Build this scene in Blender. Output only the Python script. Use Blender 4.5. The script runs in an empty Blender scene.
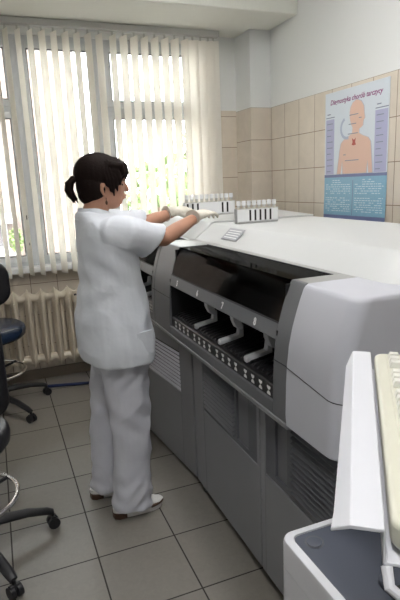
import bpy, bmesh, math, random
from mathutils import Vector, Matrix, Euler
PI = math.pi
random.seed(7)
sc = bpy.context.scene
C = sc.collection

# ------------------------------------------------------------------ mesh builder
class MB:
    def __init__(s): s.v = []; s.f = []
    def add(s, vs, fs):
        n = len(s.v); s.v += [Vector(v) for v in vs]; s.f += [tuple(i + n for i in f) for f in fs]; return s
    def box(s, a, b):
        x0, y0, z0 = [min(p, q) for p, q in zip(a, b)]; x1, y1, z1 = [max(p, q) for p, q in zip(a, b)]
        return s.add([(x0,y0,z0),(x1,y0,z0),(x1,y1,z0),(x0,y1,z0),(x0,y0,z1),(x1,y0,z1),(x1,y1,z1),(x0,y1,z1)],
                     [(0,3,2,1),(4,5,6,7),(0,1,5,4),(1,2,6,5),(2,3,7,6),(3,0,4,7)])
    def loft(s, rings, caps=True, closed=False):
        n = len(rings[0]); vs = [p for r in rings for p in r]; fs = []
        m = len(rings)
        for i in range(m if closed else m - 1):
            j = (i + 1) % m
            for k in range(n):
                l = (k + 1) % n
                fs.append((i*n + k, i*n + l, j*n + l, j*n + k))
        if caps and not closed:
            fs.append(tuple(range(n - 1, -1, -1))); fs.append(tuple(range((m-1)*n, m*n)))
        return s.add(vs, fs)
    def prism(s, pts, f, d0, d1):     # pts: 2d outline, f(u,v,d) -> 3d
        return s.loft([[f(u, v, d0) for u, v in pts], [f(u, v, d1) for u, v in pts]])
    def tube(s, pts, r, seg=12, closed=False, flat=None, ref=None):
        pts = [Vector(p) for p in pts]; n = len(pts)
        if not isinstance(r, (list, tuple)): r = [r] * n
        rings = []; up = None
        for i, p in enumerate(pts):
            if closed: t = pts[(i+1) % n] - pts[i-1]
            else: t = pts[min(i+1, n-1)] - pts[max(i-1, 0)]
            t.normalize()
            if up is None:
                up = Vector(ref) if ref else (Vector((0,0,1)) if abs(t.z) < .9 else Vector((1,0,0)))
            up = (up - t * up.dot(t)).normalized(); sd = t.cross(up)
            ra = r[i]; rb = ra
            if isinstance(ra, (list, tuple)): ra, rb = ra
            elif flat: rb = ra * flat
            rings.append([p + sd*math.cos(2*PI*k/seg)*ra + up*math.sin(2*PI*k/seg)*rb for k in range(seg)])
        return s.loft(rings, closed=closed)
    def ball(s, c, r, nu=16, nv=10):
        c = Vector(c)
        if not isinstance(r, (list, tuple)): r = (r, r, r)
        rings = []
        for i in range(nv + 1):
            a = PI * (i + (.15 if i == 0 else -.15 if i == nv else 0)) / nv
            rings.append([c + Vector((r[0]*math.sin(a)*math.cos(2*PI*k/nu), r[1]*math.sin(a)*math.sin(2*PI*k/nu), -r[2]*math.cos(a))) for k in range(nu)])
        return s.loft(rings)
    def lathe(s, prof, c, seg=24):    # prof: (r, z)
        c = Vector(c)
        return s.loft([[c + Vector((r*math.cos(2*PI*k/seg), r*math.sin(2*PI*k/seg), z)) for k in range(seg)] for r, z in prof])
    def move(s, M):
        s.v = [M @ v for v in s.v]; return s
    def merge(s, o): return s.add(o.v, o.f)

def rrect(w, h, r, n=5, cx=0, cy=0):
    pts = []
    for sx, sy, a0 in ((1,1,0), (-1,1,90), (-1,-1,180), (1,-1,270)):
        for k in range(n + 1):
            a = math.radians(a0 + 90*k/n)
            pts.append((cx + sx*(w/2 - r) + r*math.cos(a), cy + sy*(h/2 - r) + r*math.sin(a)))
    return pts

def root_of(o):
    while o.parent: o = o.parent
    return o
def obj(name, mb, mat, parent=None, world=True, smooth=35, bevel=0, seg=2):
    me = bpy.data.meshes.new(name)
    off = Vector((0,0,0))
    if parent and world: off = root_of(parent).location
    me.from_pydata([v - off for v in mb.v], [], mb.f)
    bm = bmesh.new(); bm.from_mesh(me); bmesh.ops.recalc_face_normals(bm, faces=bm.faces); bm.to_mesh(me); bm.free()
    me.materials.append(mat)
    if smooth:
        me.polygons.foreach_set('use_smooth', [True]*len(me.polygons))
        me.set_sharp_from_angle(angle=math.radians(smooth))
    o = bpy.data.objects.new(name, me); C.objects.link(o)
    if parent: o.parent = parent
    if bevel:
        b = o.modifiers.new('bevel', 'BEVEL'); b.width = bevel; b.segments = seg; b.limit_method = 'ANGLE'; b.angle_limit = math.radians(40)
        b.harden_normals = False
    if smooth:
        wn = o.modifiers.new('weighted_normals', 'WEIGHTED_NORMAL'); wn.keep_sharp = True
    return o
def tag(o, label, cat, group=None, kind=None):
    o['label'] = label; o['category'] = cat
    if group: o['group'] = group
    if kind: o['kind'] = kind
    return o
def thing(name, label, cat, loc=(0,0,0), rz=0, group=None):
    o = bpy.data.objects.new(name, None); C.objects.link(o); o.empty_display_size = .05
    o.location = loc; o.rotation_euler = (0,0,rz)
    return tag(o, label, cat, group)
def struct(name, mb, mat, parent=None, **k):
    o = obj(name, mb, mat, parent, **k)
    if not parent: o['kind'] = 'structure'
    return o
def dup(root, loc, rz=None, label=None):
    r = root.copy(); C.objects.link(r); r.location = loc
    if rz is not None: r.rotation_euler = (0,0,rz)
    if label: r['label'] = label
    for ch in list(root.children):
        c = ch.copy(); C.objects.link(c); c.parent = r
        for g in ch.children:
            d = g.copy(); C.objects.link(d); d.parent = c
    return r
def remesh(mb, voxel, smooth_it=6, disp=None):
    me = bpy.data.meshes.new('tmp'); me.from_pydata(mb.v, [], mb.f)
    bm = bmesh.new(); bm.from_mesh(me); bmesh.ops.recalc_face_normals(bm, faces=bm.faces); bm.to_mesh(me); bm.free()
    o = bpy.data.objects.new('tmp', me); C.objects.link(o)
    m = o.modifiers.new('r', 'REMESH'); m.mode = 'VOXEL'; m.voxel_size = voxel
    s = o.modifiers.new('s', 'SMOOTH'); s.iterations = smooth_it; s.factor = .5
    dg = bpy.context.evaluated_depsgraph_get()
    ev = o.evaluated_get(dg); e = ev.to_mesh()
    r = MB(); r.v = [v.co.copy() for v in e.vertices]; r.f = [tuple(p.vertices) for p in e.polygons]
    if disp: nrm = [v.normal.copy() for v in e.vertices]; r.v = [v + n*disp(v) for v, n in zip(r.v, nrm)]
    ev.to_mesh_clear()
    bpy.data.objects.remove(o); bpy.data.meshes.remove(me)
    return r
def text_mb(txt, size, frame, extr=.0004, align='CENTER', shear=0, bold=0):
    cu = bpy.data.curves.new('t', 'FONT'); cu.body = txt; cu.size = size; cu.extrude = extr; cu.align_x = align; cu.shear = shear; cu.offset = bold
    cu.resolution_u = 3
    o = bpy.data.objects.new('t', cu); C.objects.link(o)
    dg = bpy.context.evaluated_depsgraph_get(); ev = o.evaluated_get(dg); e = ev.to_mesh()
    r = MB(); r.v = [frame(v.co.x, v.co.y, v.co.z) for v in e.vertices]; r.f = [tuple(p.vertices) for p in e.polygons]
    ev.to_mesh_clear(); bpy.data.objects.remove(o); bpy.data.curves.remove(cu)
    return r

# ------------------------------------------------------------------ materials
def mat(name, col, rough=.5, metal=0, noise=0, nscale=20, bump=0, bscale=60, spec=.5, coat=0, trans=None):
    m = bpy.data.materials.new(name); m.use_nodes = True; nt = m.node_tree; N = nt.nodes; L = nt.links
    b = N['Principled BSDF']; b.inputs['Roughness'].default_value = rough; b.inputs['Metallic'].default_value = metal
    b.inputs['Specular IOR Level'].default_value = spec; b.inputs['Coat Weight'].default_value = coat
    c = (*col, 1); b.inputs['Base Color'].default_value = c
    tc = N.new('ShaderNodeTexCoord')
    nz = N.new('ShaderNodeTexNoise'); nz.inputs['Scale'].default_value = nscale; nz.inputs['Detail'].default_value = 4
    L.new(tc.outputs['Object'], nz.inputs['Vector'])
    mx = N.new('ShaderNodeMix'); mx.data_type = 'RGBA'; mx.inputs[6].default_value = c
    k = max(noise, .03)
    mx.inputs[7].default_value = tuple(x*(1-k) for x in col) + (1,)
    L.new(nz.outputs['Fac'], mx.inputs[0]); L.new(mx.outputs[2], b.inputs['Base Color'])
    if bump:
        n2 = N.new('ShaderNodeTexNoise'); n2.inputs['Scale'].default_value = bscale; n2.inputs['Detail'].default_value = 3
        L.new(tc.outputs['Object'], n2.inputs['Vector'])
        bp = N.new('ShaderNodeBump'); bp.inputs['Strength'].default_value = bump; bp.inputs['Distance'].default_value = .01
        L.new(n2.outputs['Fac'], bp.inputs['Height']); L.new(bp.outputs['Normal'], b.inputs['Normal'])
    if trans:
        t = N.new('ShaderNodeBsdfTranslucent'); t.inputs['Color'].default_value = (*trans[1], 1)
        ms = N.new('ShaderNodeMixShader'); ms.inputs[0].default_value = trans[0]
        L.new(b.outputs[0], ms.inputs[1]); L.new(t.outputs[0], ms.inputs[2]); L.new(ms.outputs[0], N['Material Output'].inputs['Surface'])
    return m
def tile_mat(name, cols, grout, w, h, u0, v0, axes, mortar=.0035, rough=.25, top=None, top_col=None, nscale=6):
    m = bpy.data.materials.new(name); m.use_nodes = True; nt = m.node_tree; N = nt.nodes; L = nt.links
    b = N['Principled BSDF']
    g = N.new('ShaderNodeNewGeometry'); sp = N.new('ShaderNodeSeparateXYZ'); L.new(g.outputs['Position'], sp.inputs[0])
    def sub(src, val):
        a = N.new('ShaderNodeMath'); a.operation = 'SUBTRACT'; L.new(src, a.inputs[0]); a.inputs[1].default_value = val; return a.outputs[0]
    cb = N.new('ShaderNodeCombineXYZ')
    L.new(sub(sp.outputs[axes[0]], u0 - 40*w), cb.inputs[0]); L.new(sub(sp.outputs[axes[1]], v0 - 40*h), cb.inputs[1])
    br = N.new('ShaderNodeTexBrick'); br.offset = 0; br.squash = 1; br.inputs['Scale'].default_value = 1
    br.inputs['Mortar Size'].default_value = mortar; br.inputs['Mortar Smooth'].default_value = .1; br.inputs['Bias'].default_value = 0
    br.inputs['Brick Width'].default_value = w; br.inputs['Row Height'].default_value = h
    br.inputs['Color1'].default_value = (*cols[0], 1); br.inputs['Color2'].default_value = (*cols[1], 1); br.inputs['Mortar'].default_value = (*grout, 1)
    L.new(cb.outputs[0], br.inputs['Vector'])
    nz = N.new('ShaderNodeTexNoise'); nz.inputs['Scale'].default_value = nscale; nz.inputs['Detail'].default_value = 6; nz.inputs['Distortion'].default_value = 1.2
    L.new(g.outputs['Position'], nz.inputs['Vector'])
    rp = N.new('ShaderNodeMapRange'); rp.inputs['To Min'].default_value = .86; rp.inputs['To Max'].default_value = 1.1; L.new(nz.outputs['Fac'], rp.inputs['Value'])
    mu = N.new('ShaderNodeMix'); mu.data_type = 'RGBA'; mu.blend_type = 'MULTIPLY'; mu.inputs[0].default_value = 1
    L.new(br.outputs['Color'], mu.inputs[6]); L.new(rp.outputs[0], mu.inputs[7])
    out = mu.outputs[2]
    rr = N.new('ShaderNodeMapRange'); rr.inputs['To Min'].default_value = rough; rr.inputs['To Max'].default_value = .8; L.new(br.outputs['Fac'], rr.inputs['Value'])
    ro = rr.outputs[0]; ht = br.outputs['Fac']
    if top is not None:
        gt = N.new('ShaderNodeMath'); gt.operation = 'GREATER_THAN'; gt.inputs[1].default_value = top; L.new(sp.outputs[2], gt.inputs[0])
        mm = N.new('ShaderNodeMix'); mm.data_type = 'RGBA'; mm.inputs[7].default_value = (*top_col, 1)
        L.new(gt.outputs[0], mm.inputs[0]); L.new(out, mm.inputs[6]); out = mm.outputs[2]
        mf = N.new('ShaderNodeMix'); mf.data_type = 'FLOAT'; mf.inputs[3].default_value = .85
        L.new(gt.outputs[0], mf.inputs[0]); L.new(ro, mf.inputs[2]); ro = mf.outputs[0]
        mh = N.new('ShaderNodeMix'); mh.data_type = 'FLOAT'; mh.inputs[3].default_value = .3
        L.new(gt.outputs[0], mh.inputs[0]); L.new(ht, mh.inputs[2]); ht = mh.outputs[0]
    bp = N.new('ShaderNodeBump'); bp.invert = True; bp.inputs['Strength'].default_value = .35; bp.inputs['Distance'].default_value = .004
    L.new(ht, bp.inputs['Height']); L.new(bp.outputs[0], b.inputs['Normal'])
    L.new(out, b.inputs['Base Color']); L.new(ro, b.inputs['Roughness'])
    return m
def glass_mat(name, tint, gloss=.08, rough=.02, fmul=1.0):
    m = bpy.data.materials.new(name); m.use_nodes = True; nt = m.node_tree; N = nt.nodes; L = nt.links
    N.remove(N['Principled BSDF'])
    t = N.new('ShaderNodeBsdfTransparent'); t.inputs[0].default_value = (*tint, 1)
    g = N.new('ShaderNodeBsdfGlossy'); g.inputs['Roughness'].default_value = rough
    fr = N.new('ShaderNodeFresnel'); fr.inputs[0].default_value = 1.45
    ad = N.new('ShaderNodeMath'); ad.operation = 'ADD'; ad.inputs[1].default_value = gloss; ad.use_clamp = True; fm = N.new('ShaderNodeMath'); fm.operation = 'MULTIPLY'; fm.inputs[1].default_value = fmul; L.new(fr.outputs[0], fm.inputs[0]); L.new(fm.outputs[0], ad.inputs[0])
    ms = N.new('ShaderNodeMixShader'); L.new(ad.outputs[0], ms.inputs[0]); L.new(t.outputs[0], ms.inputs[1]); L.new(g.outputs[0], ms.inputs[2])
    L.new(ms.outputs[0], N['Material Output'].inputs['Surface'])
    return m
def emit_mat(name, col, s):
    m = bpy.data.materials.new(name); m.use_nodes = True; b = m.node_tree.nodes['Principled BSDF']
    b.inputs['Base Color'].default_value = (*col, 1); b.inputs['Emission Color'].default_value = (*col, 1); b.inputs['Emission Strength'].default_value = s
    return m

WALLC = (.74, .75, .74)
TC = ((.70,.63,.54), (.665,.595,.505))
GR = (.25,.18,.13)
m_paint = mat('wall_paint', WALLC, .85, bump=.05)
m_ceil = mat('ceiling_paint', (.80,.80,.74), .9)
m_floor = tile_mat('floor_tile', ((.222,.205,.183), (.208,.193,.174)), (.03,.025,.022), .333, .333, .24, 1.907, (0,1), mortar=.0032, rough=.38, nscale=40)
m_tile_right = tile_mat('wall_tile_right', TC, GR, .2055, .2515, 3.71, 2.08, (1,2), mortar=.0025, rough=.12, top=2.08, top_col=WALLC)
m_tile_back = tile_mat('wall_tile_window', TC, GR, .204, .2515, .2125, .785, (0,2), mortar=.0025, rough=.15, top=2.09, top_col=WALLC)
m_tile_pil = tile_mat('wall_tile_pilaster', TC, GR, .40, .2515, 1.922, 2.08, (0,2), mortar=.0025, rough=.12, top=2.08, top_col=WALLC)
m_base = mat('baseboard_tile', (.20,.165,.13), .35, noise=.2)
m_white_pvc = mat('window_frame_white', (.62,.64,.66), .35)
m_sill = mat('sill_white', (.8,.81,.82), .3)
m_gasket = mat('window_gasket', (.04,.04,.045), .5)
m_pane = glass_mat('window_glass', (.97,.98,.98), .0)
m_slat = mat('blind_fabric', (.88,.87,.84), .8, bump=.1, bscale=300, trans=(.58, (.98,.95,.89)))
m_rail = mat('blind_rail', (.55,.55,.53), .4)
m_rad = mat('radiator_enamel', (.70,.62,.50), .38, noise=.08)
m_hood = mat('machine_white', (.56,.57,.57), .45, noise=.02)
m_cover = mat('machine_cover_lilac', (.55,.56,.62), .38)
m_frame = mat('machine_grey', (.14,.145,.158), .42)
m_topstrip = mat('machine_ledge_grey', (.30,.30,.29), .3)
m_band = mat('machine_band', (.30,.31,.33), .35)
m_cab = mat('cabinet_grey', (.22,.225,.24), .45, noise=.04)
m_cabdark = mat('cabinet_louvre_grey', (.10,.105,.12), .45)
m_louvre_lit = mat('louvre_lit', (.50,.50,.56), .4)  # light falling on the far slats is put into this paler colour
m_black = mat('black_plastic', (.012,.012,.014), .4)
m_deepblack = mat('bay_black', (.006,.006,.007), .6)
m_smoke = glass_mat('smoked_glass', (.16,.145,.12), .0, .06, .16)
m_lever = mat('lever_grey', (.50,.51,.54), .4)
m_mark = mat('mark_white', (.85,.85,.85), .5)
m_yellow = mat('warning_yellow', (.75,.42,.03), .5)
m_seam = mat('seam_dark', (.03,.03,.035), .7)
m_chair = mat('chair_black', (.012,.012,.015), .42, bump=.1, bscale=90)
m_seat = mat('seat_navy_vinyl', (.018,.035,.075), .22, bump=.25, bscale=25, noise=.3)
m_chrome = mat('chrome', (.9,.9,.9), .18, metal=1)
m_cream = mat('keyboard_cream', (.64,.63,.53), .4)
m_key = mat('key_white', (.72,.72,.66), .35)
m_tray = mat('tray_white', (.66,.67,.72), .38)
m_dev = mat('device_white', (.68,.69,.74), .35)
m_devtop = mat('device_slate', (.075,.085,.115), .36)
m_poster = mat('poster_paper', (.66,.72,.78), .3, noise=.05, nscale=60)
m_pfig = mat('poster_skin', (.72,.49,.39), .35)
m_pbox = mat('poster_lilac', (.42,.43,.62), .35)
m_pblue = mat('poster_blue', (.27,.52,.70), .3, noise=.25, nscale=90)
m_pnavy = mat('poster_navy', (.17,.20,.38), .35)
m_ptitle = mat('poster_title', (.25,.06,.20), .4)
m_pline = mat('poster_print', (.22,.25,.33), .4)
m_pred = mat('poster_red', (.45,.08,.06), .4)
m_parc = mat('poster_arrow', (.42,.48,.60), .4)
m_pwhite = mat('poster_print_white', (.62,.76,.82), .4)
m_skin = mat('skin', (.46,.235,.155), .5, noise=.08)
m_hair = mat('hair_dark_brown', (.012,.006,.005), .7, noise=.4, nscale=80, bump=.2, bscale=120, spec=.12)
m_tunic = mat('tunic_cotton', (.69,.72,.78), .8, bump=.8, bscale=9)
m_trous = mat('trouser_cotton', (.60,.61,.68), .8, bump=.8, bscale=9)
m_glove = mat('latex_glove', (.66,.62,.54), .5, bump=.4, bscale=50)
m_shoe = mat('clog_leather', (.72,.71,.70), .35)
m_sole = mat('clog_sole', (.07,.035,.02), .5)
m_gold = mat('earring_dark', (.10,.05,.03), .3, metal=.6)
m_lip = mat('lips', (.36,.12,.10), .4)
m_eye = mat('eye_dark', (.02,.015,.012), .2)
m_rack = mat('rack_plastic', (.62,.63,.62), .3, trans=(.3, (.8,.8,.8)))
m_cap = mat('tube_cap', (.82,.83,.84), .35)
m_tube = mat('tube_clear', (.60,.60,.58), .2)
m_serum = mat('tube_label', (.62,.60,.52), .5)
m_sticker = mat('sticker_grey', (.38,.39,.42), .5)
m_pole = mat('pole_blue', (.008,.018,.075), .35)
m_lamp = emit_mat('lamp_diffuser', (1,.985,.97), 17)

# ------------------------------------------------------------------ room shell
XR, YW, XL, YB, H = 2.217, 4.20, -2.3, -1.6, 3.0
PX, PY = 2.034, 3.93
struct('floor', MB().box((XL-.1,YB-.1,-.05), (XR+.1,YW+.3,0)), m_floor)
struct('ceiling', MB().box((XL-.1,YB-.1,H), (XR+.1,YW+.3,H+.1)), m_ceil)
struct('wall_right', MB().box((XR,YB-.1,0), (XR+.1,YW+.3,H)), m_tile_right)
struct('wall_left', MB().box((XL-.1,YB-.1,0), (XL,YW+.3,H)), m_paint)
struct('wall_back', MB().box((XL,YB-.1,0), (XR,YB,H)), m_paint)
WX0, WX1, WZ0, WZ1 = -1.55, 1.80, .92, 2.60
w = MB().box((XL,YW,0), (XR,YW+.3,WZ0)).box((XL,YW,WZ1), (XR,YW+.3,H)).box((XL,YW,WZ0), (WX0,YW+.3,WZ1)).box((WX1,YW,WZ0), (XR,YW+.3,WZ1))
struct('wall_window', w, m_tile_back)
struct('trim_1', MB().box((PX,PY,0), (XR,YW,2.66)), m_tile_pil)
struct('trim_2', MB().box((XL,3.52,2.66), (XR,YW,H)), m_ceil, bevel=.008)
struct('baseboard_window', MB().box((XL,YW-.012,0), (PX,YW,.085)), m_base, bevel=.002)
struct('baseboard_left', MB().box((XL,YB,0), (XL+.012,YW-.012,.085)), m_base, bevel=.002)
struct('trim_3', MB().box((WX0-.05,YW-.10,.885), (WX1+.03,YW+.06,.925)), m_sill, bevel=.006)    # inner sill

def window(n, x0, x1, transom, handle=None):
    y0, y1 = YW+.03, YW+.09
    f = MB(); fw = .045
    f.box((x0,y0,WZ0), (x0+fw,y1,WZ1)).box((x1-fw,y0,WZ0), (x1,y1,WZ1)).box((x0+fw,y0+.001,WZ0), (x1-fw,y1,WZ0+.05)).box((x0+fw,y0+.001,WZ1-.06), (x1-fw,y1,WZ1))
    if transom: f.box((x0+fw,y0+.001,2.05), (x1-fw,y1,2.125))
    fr = struct('window_%d' % n, f, m_white_pvc, bevel=.004)
    def sash(z0, z1):
        a = MB(); sw = .048; ya, yb = y0-.022, y1-.015
        X0, X1 = x0+.03, x1-.03
        a.box((X0,ya,z0), (X0+sw,yb,z1)).box((X1-sw,ya,z0), (X1,yb,z1)).box((X0+sw,ya+.001,z0), (X1-sw,yb,z0+sw)).box((X0+sw,ya+.001,z1-sw), (X1-sw,yb,z1))
        s = obj('sash', a, m_white_pvc, fr, bevel=.004)
        g = MB(); gw = .006; xa, xb, za, zb = X0+sw, X1-sw, z0+sw, z1-sw
        g.box((xa,ya+.004,za), (xa+gw,ya+.03,zb)).box((xb-gw,ya+.004,za), (xb,ya+.03,zb)).box((xa+gw,ya+.004,za), (xb-gw,ya+.03,za+gw)).box((xa+gw,ya+.004,zb-gw), (xb-gw,ya+.03,zb))
        obj('gasket', g, m_gasket, s)
        obj('pane', MB().box((xa,ya+.018,za), (xb,ya+.024,zb)), m_pane, s, smooth=0)
        return s
    if transom:
        sash(WZ0+.035, 2.07); sash(2.105, WZ1-.045)
    else: sash(WZ0+.035, WZ1-.045)
    if handle is not None:
        h = MB().box((handle-.014,y0-.032,1.62), (handle+.014,y0-.022,1.70)).tube([(handle,y0-.035,1.67), (handle,y0-.05,1.67), (handle,y0-.05,1.56)], .008, 8)
        obj('handle', h, m_white_pvc, fr, bevel=.002)
window(1, -.63, .285, True)
window(2, .285, .895, False, .86)
window(3, .895, 1.80, True)
window(4, -1.55, -.63, False)

# outside
m_ground = mat('street_ground', (.45,.43,.40), .9, noise=.2)
og = obj('street_ground', MB().box((-30,YW+.6,-3.2), (40,60,-3.0)), m_ground); og['kind'] = 'structure'
m_bld = tile_mat('building_render', ((.115,.088,.074), (.108,.082,.068)), (.09,.07,.06), .5, .12, 0, 0, (0,2), mortar=.006, rough=.8)
bl = thing('apartment_building', 'pink brick apartment building outside the left window panes', 'building', (-4,14,-3))
obj('wall', MB().box((-14,14,-3), (2.35,22,9)), m_bld, bl)
m_bw = mat('building_white', (.30,.30,.30), .7); m_bg = mat('building_glass', (.05,.04,.04), .2)
for z in (-.35, 2.8, 5.8):
    for x in (-9, -6.2, -3.4):
        f = obj('window', MB().box((x,13.93,z), (x+1.5,14.02,z+1.5)), m_bw, bl)
        obj('pane', MB().box((x+.12,13.9,z+.12), (x+1.38,13.94,z+1.38)), m_bg, f)
f = obj('window', MB().box((-.9,13.93,.14), (.30,14.02,.72)), m_bw, bl)
obj('pane', MB().box((-.85,13.9,.17), (.25,13.94,.69)), m_bg, f)
obj('ledge', MB().box((-14,13.6,.74), (.50,13.98,.97)), m_bw, bl)
obj('ledge', MB().box((-14,13.6,-.06), (.46,13.98,.13)), m_bw, bl)
m_leaf = mat('leaves', (.12,.17,.05), .7, noise=.5, nscale=3); m_bark = mat('bark', (.15,.10,.07), .9)
def leafy(cx, cy, cz, rx, rz, n, sz):
    mb = MB()
    for i in range(n):
        while True:
            p = Vector((random.uniform(-1,1), random.uniform(-1,1), random.uniform(-1,1)))
            if p.length < 1: break
        p = Vector((cx + p.x*rx, cy + p.y*rx, cz + p.z*rz))
        a = Euler((random.uniform(0,6), random.uniform(0,6), random.uniform(0,6))).to_matrix()
        s_ = sz*random.uniform(.6,1.3)
        vs = [p + a @ Vector(q) for q in ((-s_,0,0), (0,-s_*.6,.02), (s_,0,0), (0,s_*.6,-.02), (0,0,s_*.25))]
        mb.add(vs, [(0,1,4), (1,2,4), (2,3,4), (3,0,4), (0,3,2,1)])
    return mb
def tree(label, x, y, cz, rx, rz, n):
    t = thing('leafy_tree', label, 'tree', (x,y,-3), group='trees outside the window')
    obj('crown', leafy(x,y,cz,rx,rz,n,.16), m_leaf, t, smooth=0)
    obj('trunk', MB().tube([(x,y,-3), (x+.05,y,-1), (x-.05,y,cz)], [.18,.14,.06], 10), m_bark, t)
tree('sparse green tree outside, seen just right of the woman\'s head', 4.4, 14, .9, 1.1, 1.3, 330)
tree('green tree outside, behind the blinds above the gloved hands', 6.6, 17, 1.6, 1.2, 1.6, 380)
tree('green tree outside, seen through the blinds nearest the tiled pilaster', 8.6, 18, 1.6, 1.0, 1.8, 300)
sb = thing('garden_shrub', 'tall green shrub outside, low in the leftmost window pane', 'shrub', (.47,13.3,-3))
obj('foliage', leafy(.47, 13.3, .33, .17, .33, 170, .06), m_leaf, sb, smooth=0)
obj('stem', MB().tube([(.47,13.3,-3), (.49,13.3,-1), (.47,13.3,.35)], [.03,.025,.012], 8), m_bark, sb)

# ------------------------------------------------------------------ vertical blinds
bd = thing('vertical_blind', 'cream vertical slat blind hanging in front of the window', 'blind', (.6,4.05,2.66))
obj('headrail', MB().box((-1.6,4.02,2.612), (1.815,4.075,2.658)), m_rail, bd, bevel=.004)
bw = .0445
def slat(x, ang, zb=.872):
    mb = MB(); n = 5
    d = Vector((math.cos(ang), math.sin(ang), 0)); nn = Vector((-d.y, d.x, 0))
    rings = []
    for z in (2.585, zb):
        front = [Vector((x,4.05,z)) + d*(bw*(2*i/n-1)) + nn*(.004*(1-(2*i/n-1)**2)) for i in range(n+1)]
        rings.append(front + [p - nn*.0008 for p in reversed(front)])
    mb.loft(rings)
    o = obj('slat', mb, m_slat, bd)
    obj('slat_hanger', MB().box((x-.006,4.044,2.583), (x+.006,4.056,2.614)), m_rail, o)
xs = [(.245 - .0805*k, 112) for k in range(1, 22)] + [(.245 + .0805*k, 112) for k in range(0, 17)]
for x, a in xs:
    slat(x - .02*(1 if x < .9 else 0), math.radians(a + random.uniform(-4,4)), .872 + random.uniform(-.004,.004))
for k, x in enumerate((1.60, 1.665, 1.73, 1.775)): slat(x, math.radians(160 - 5*k), .872)
obj('tilt_cord', MB().tube([(.232,4.03,2.6), (.235,4.03,1.33)], .0015, 6), m_rail, bd)
obj('cord_weight', MB().lathe([(.003,1.29),(.008,1.295),(.008,1.32),(.003,1.33)], (.235,4.03,0), 10), m_gasket, bd)
obj('cord_weight', MB().lathe([(.003,1.10),(.007,1.105),(.007,1.12),(.003,1.13)], (.235,4.03,0), 10), m_gasket, bd)

# ------------------------------------------------------------------ radiator
rd = thing('radiator', 'cream ribbed cast radiator under the window', 'radiator', (.4,4.06,.15))
for k in range(9):
    x = -.03 + .1*k
    mb = MB()
    zs = [(.148,.003,.010), (.175,.018,.03), (.21,.030,.05), (.26,.026,.05), (.66,.026,.05), (.705,.032,.05), (.738,.026,.04), (.756,.010,.02), (.770,.003,.008)]
    rings = []
    for z, a, b in zs:
        rings.append([(x + a*math.cos(t)*(1 if abs(math.sin(t)) < .8 else .55), 4.045 + b*math.sin(t), z) for t in [2*PI*i/12 for i in range(12)]])
    mb.loft(rings)
    mb.box((x-.006,3.985,.24), (x+.006,4.0,.68))
    s = obj('section', mb, m_rad, rd, smooth=40, bevel=.003)
    if k < 8:
        for z0, sg in ((.718,-1), (.205,1)):
            pts = [(x+.1*i/6, 4.045, z0 + sg*.018*math.sin(PI*i/6)) for i in range(7)]
            obj('connector', MB().tube(pts, [.036,.033,.030,.029,.030,.033,.036], 12), m_rad, s)
        obj('back_column', MB().box((x+.035,4.075,.2), (x+.065,4.10,.72)), m_rad, s, bevel=.006)
hm = obj('heat_meter', MB().box((.497,3.972,.655), (.535,3.992,.735)), m_rad, rd, bevel=.003)
obj('display', MB().box((.506,3.969,.70), (.526,3.973,.715)), m_gasket, hm)
obj('supply_pipe', MB().tube([(-.06,4.06,.715), (-.10,4.06,.715), (-.12,4.08,.715), (-.12,4.198,.715)], .012, 10), m_rad, rd)
bk = MB()
for x in (.02, .62): bk.box((x-.01,4.08,.69), (x+.01,4.198,.705)).box((x-.01,4.08,.17), (x+.01,4.198,.185))
obj('wall_bracket', bk, m_rad, rd)

po = obj('floor_pole', MB().tube([(.235,3.96,.014), (.53,3.880,.014), (.78,3.82,.014)], .012, 12), m_pole)
tag(po, 'dark blue pole lying on the floor in front of the radiator', 'pole')

# ------------------------------------------------------------------ analyser machine
PROF = [(.745,.768), (.76,.7605), (.80,.76), (.90,.7625), (.96,.766), (1.02,.773), (1.07,.784), (1.12,.799), (1.16,.813), (1.185,.823), (1.2,.832)]
def Xf(z):
    if z <= PROF[0][0]: return PROF[0][1]
    for (a, xa), (b, xb) in zip(PROF, PROF[1:]):
        if z <= b: return xa + (xb-xa)*(z-a)/(b-a)
    return PROF[-1][1]
def strip(mb, y0, y1, z0, z1, th=.014, dx=0):
    zz = sorted({z0, z1} | {z for z, _ in PROF if z0 < z < z1})
    pts = [(Xf(z)+dx, z) for z in zz] + [(Xf(z)+dx+th, z) for z in reversed(zz)]
    return mb.prism(pts, lambda u, v, d: (u, d, v), y0, y1)
LT = 1.2     # ledge height
def hood_mb(y0, y1, ztop, r_near, xback=1.80, xb2=None):
    mb = MB(); rings = []
    for z, xi, q in ((LT,1.015,0), (LT+.004,1.018,.002), (ztop-.02,1.098,.03), (ztop-.006,1.112,.04), (ztop,1.128,.055)):
        pts = []
        r = max(r_near, .01)
        yn = y0 + q*(1 if r_near > .02 else 0)
        for i in range(9):
            a = PI/2*i/8
            pts.append((xi + r - r*math.sin(a), yn + r - r*math.cos(a), z))
        # front straight to far end
        pts.append((xi, y1, z)); pts.append((xb2 or xback, y1, z)); pts.append((xback, yn, z))
        rings.append(pts)
    mb.loft(rings); return mb
def rounded_cover():
    mb = MB(); rings = []; r = .045; yn = 1.028
    for z, q in ((.745,.022), (.750,.010), (.762,.002), (.80,0), (.90,0), (.96,0), (1.02,0), (1.07,0), (1.12,0), (1.16,0), (1.186,0), (1.195,.003), (LT,.010)):
        x0 = Xf(min(z,1.186)) + q
        if z > 1.186: x0 = Xf(1.186) + .5*(z-1.186) + q
        pts = [(x0, 1.275, z)]
        for i in range(9):
            a = PI/2*i/8
            pts.append((x0 + r - r*math.cos(a), yn + q + r - r*math.sin(a), z))
        pts += [(1.71, yn+q, z), (1.71, 1.275, z)]
        rings.append(pts)
    mb.loft(rings); return mb

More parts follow.
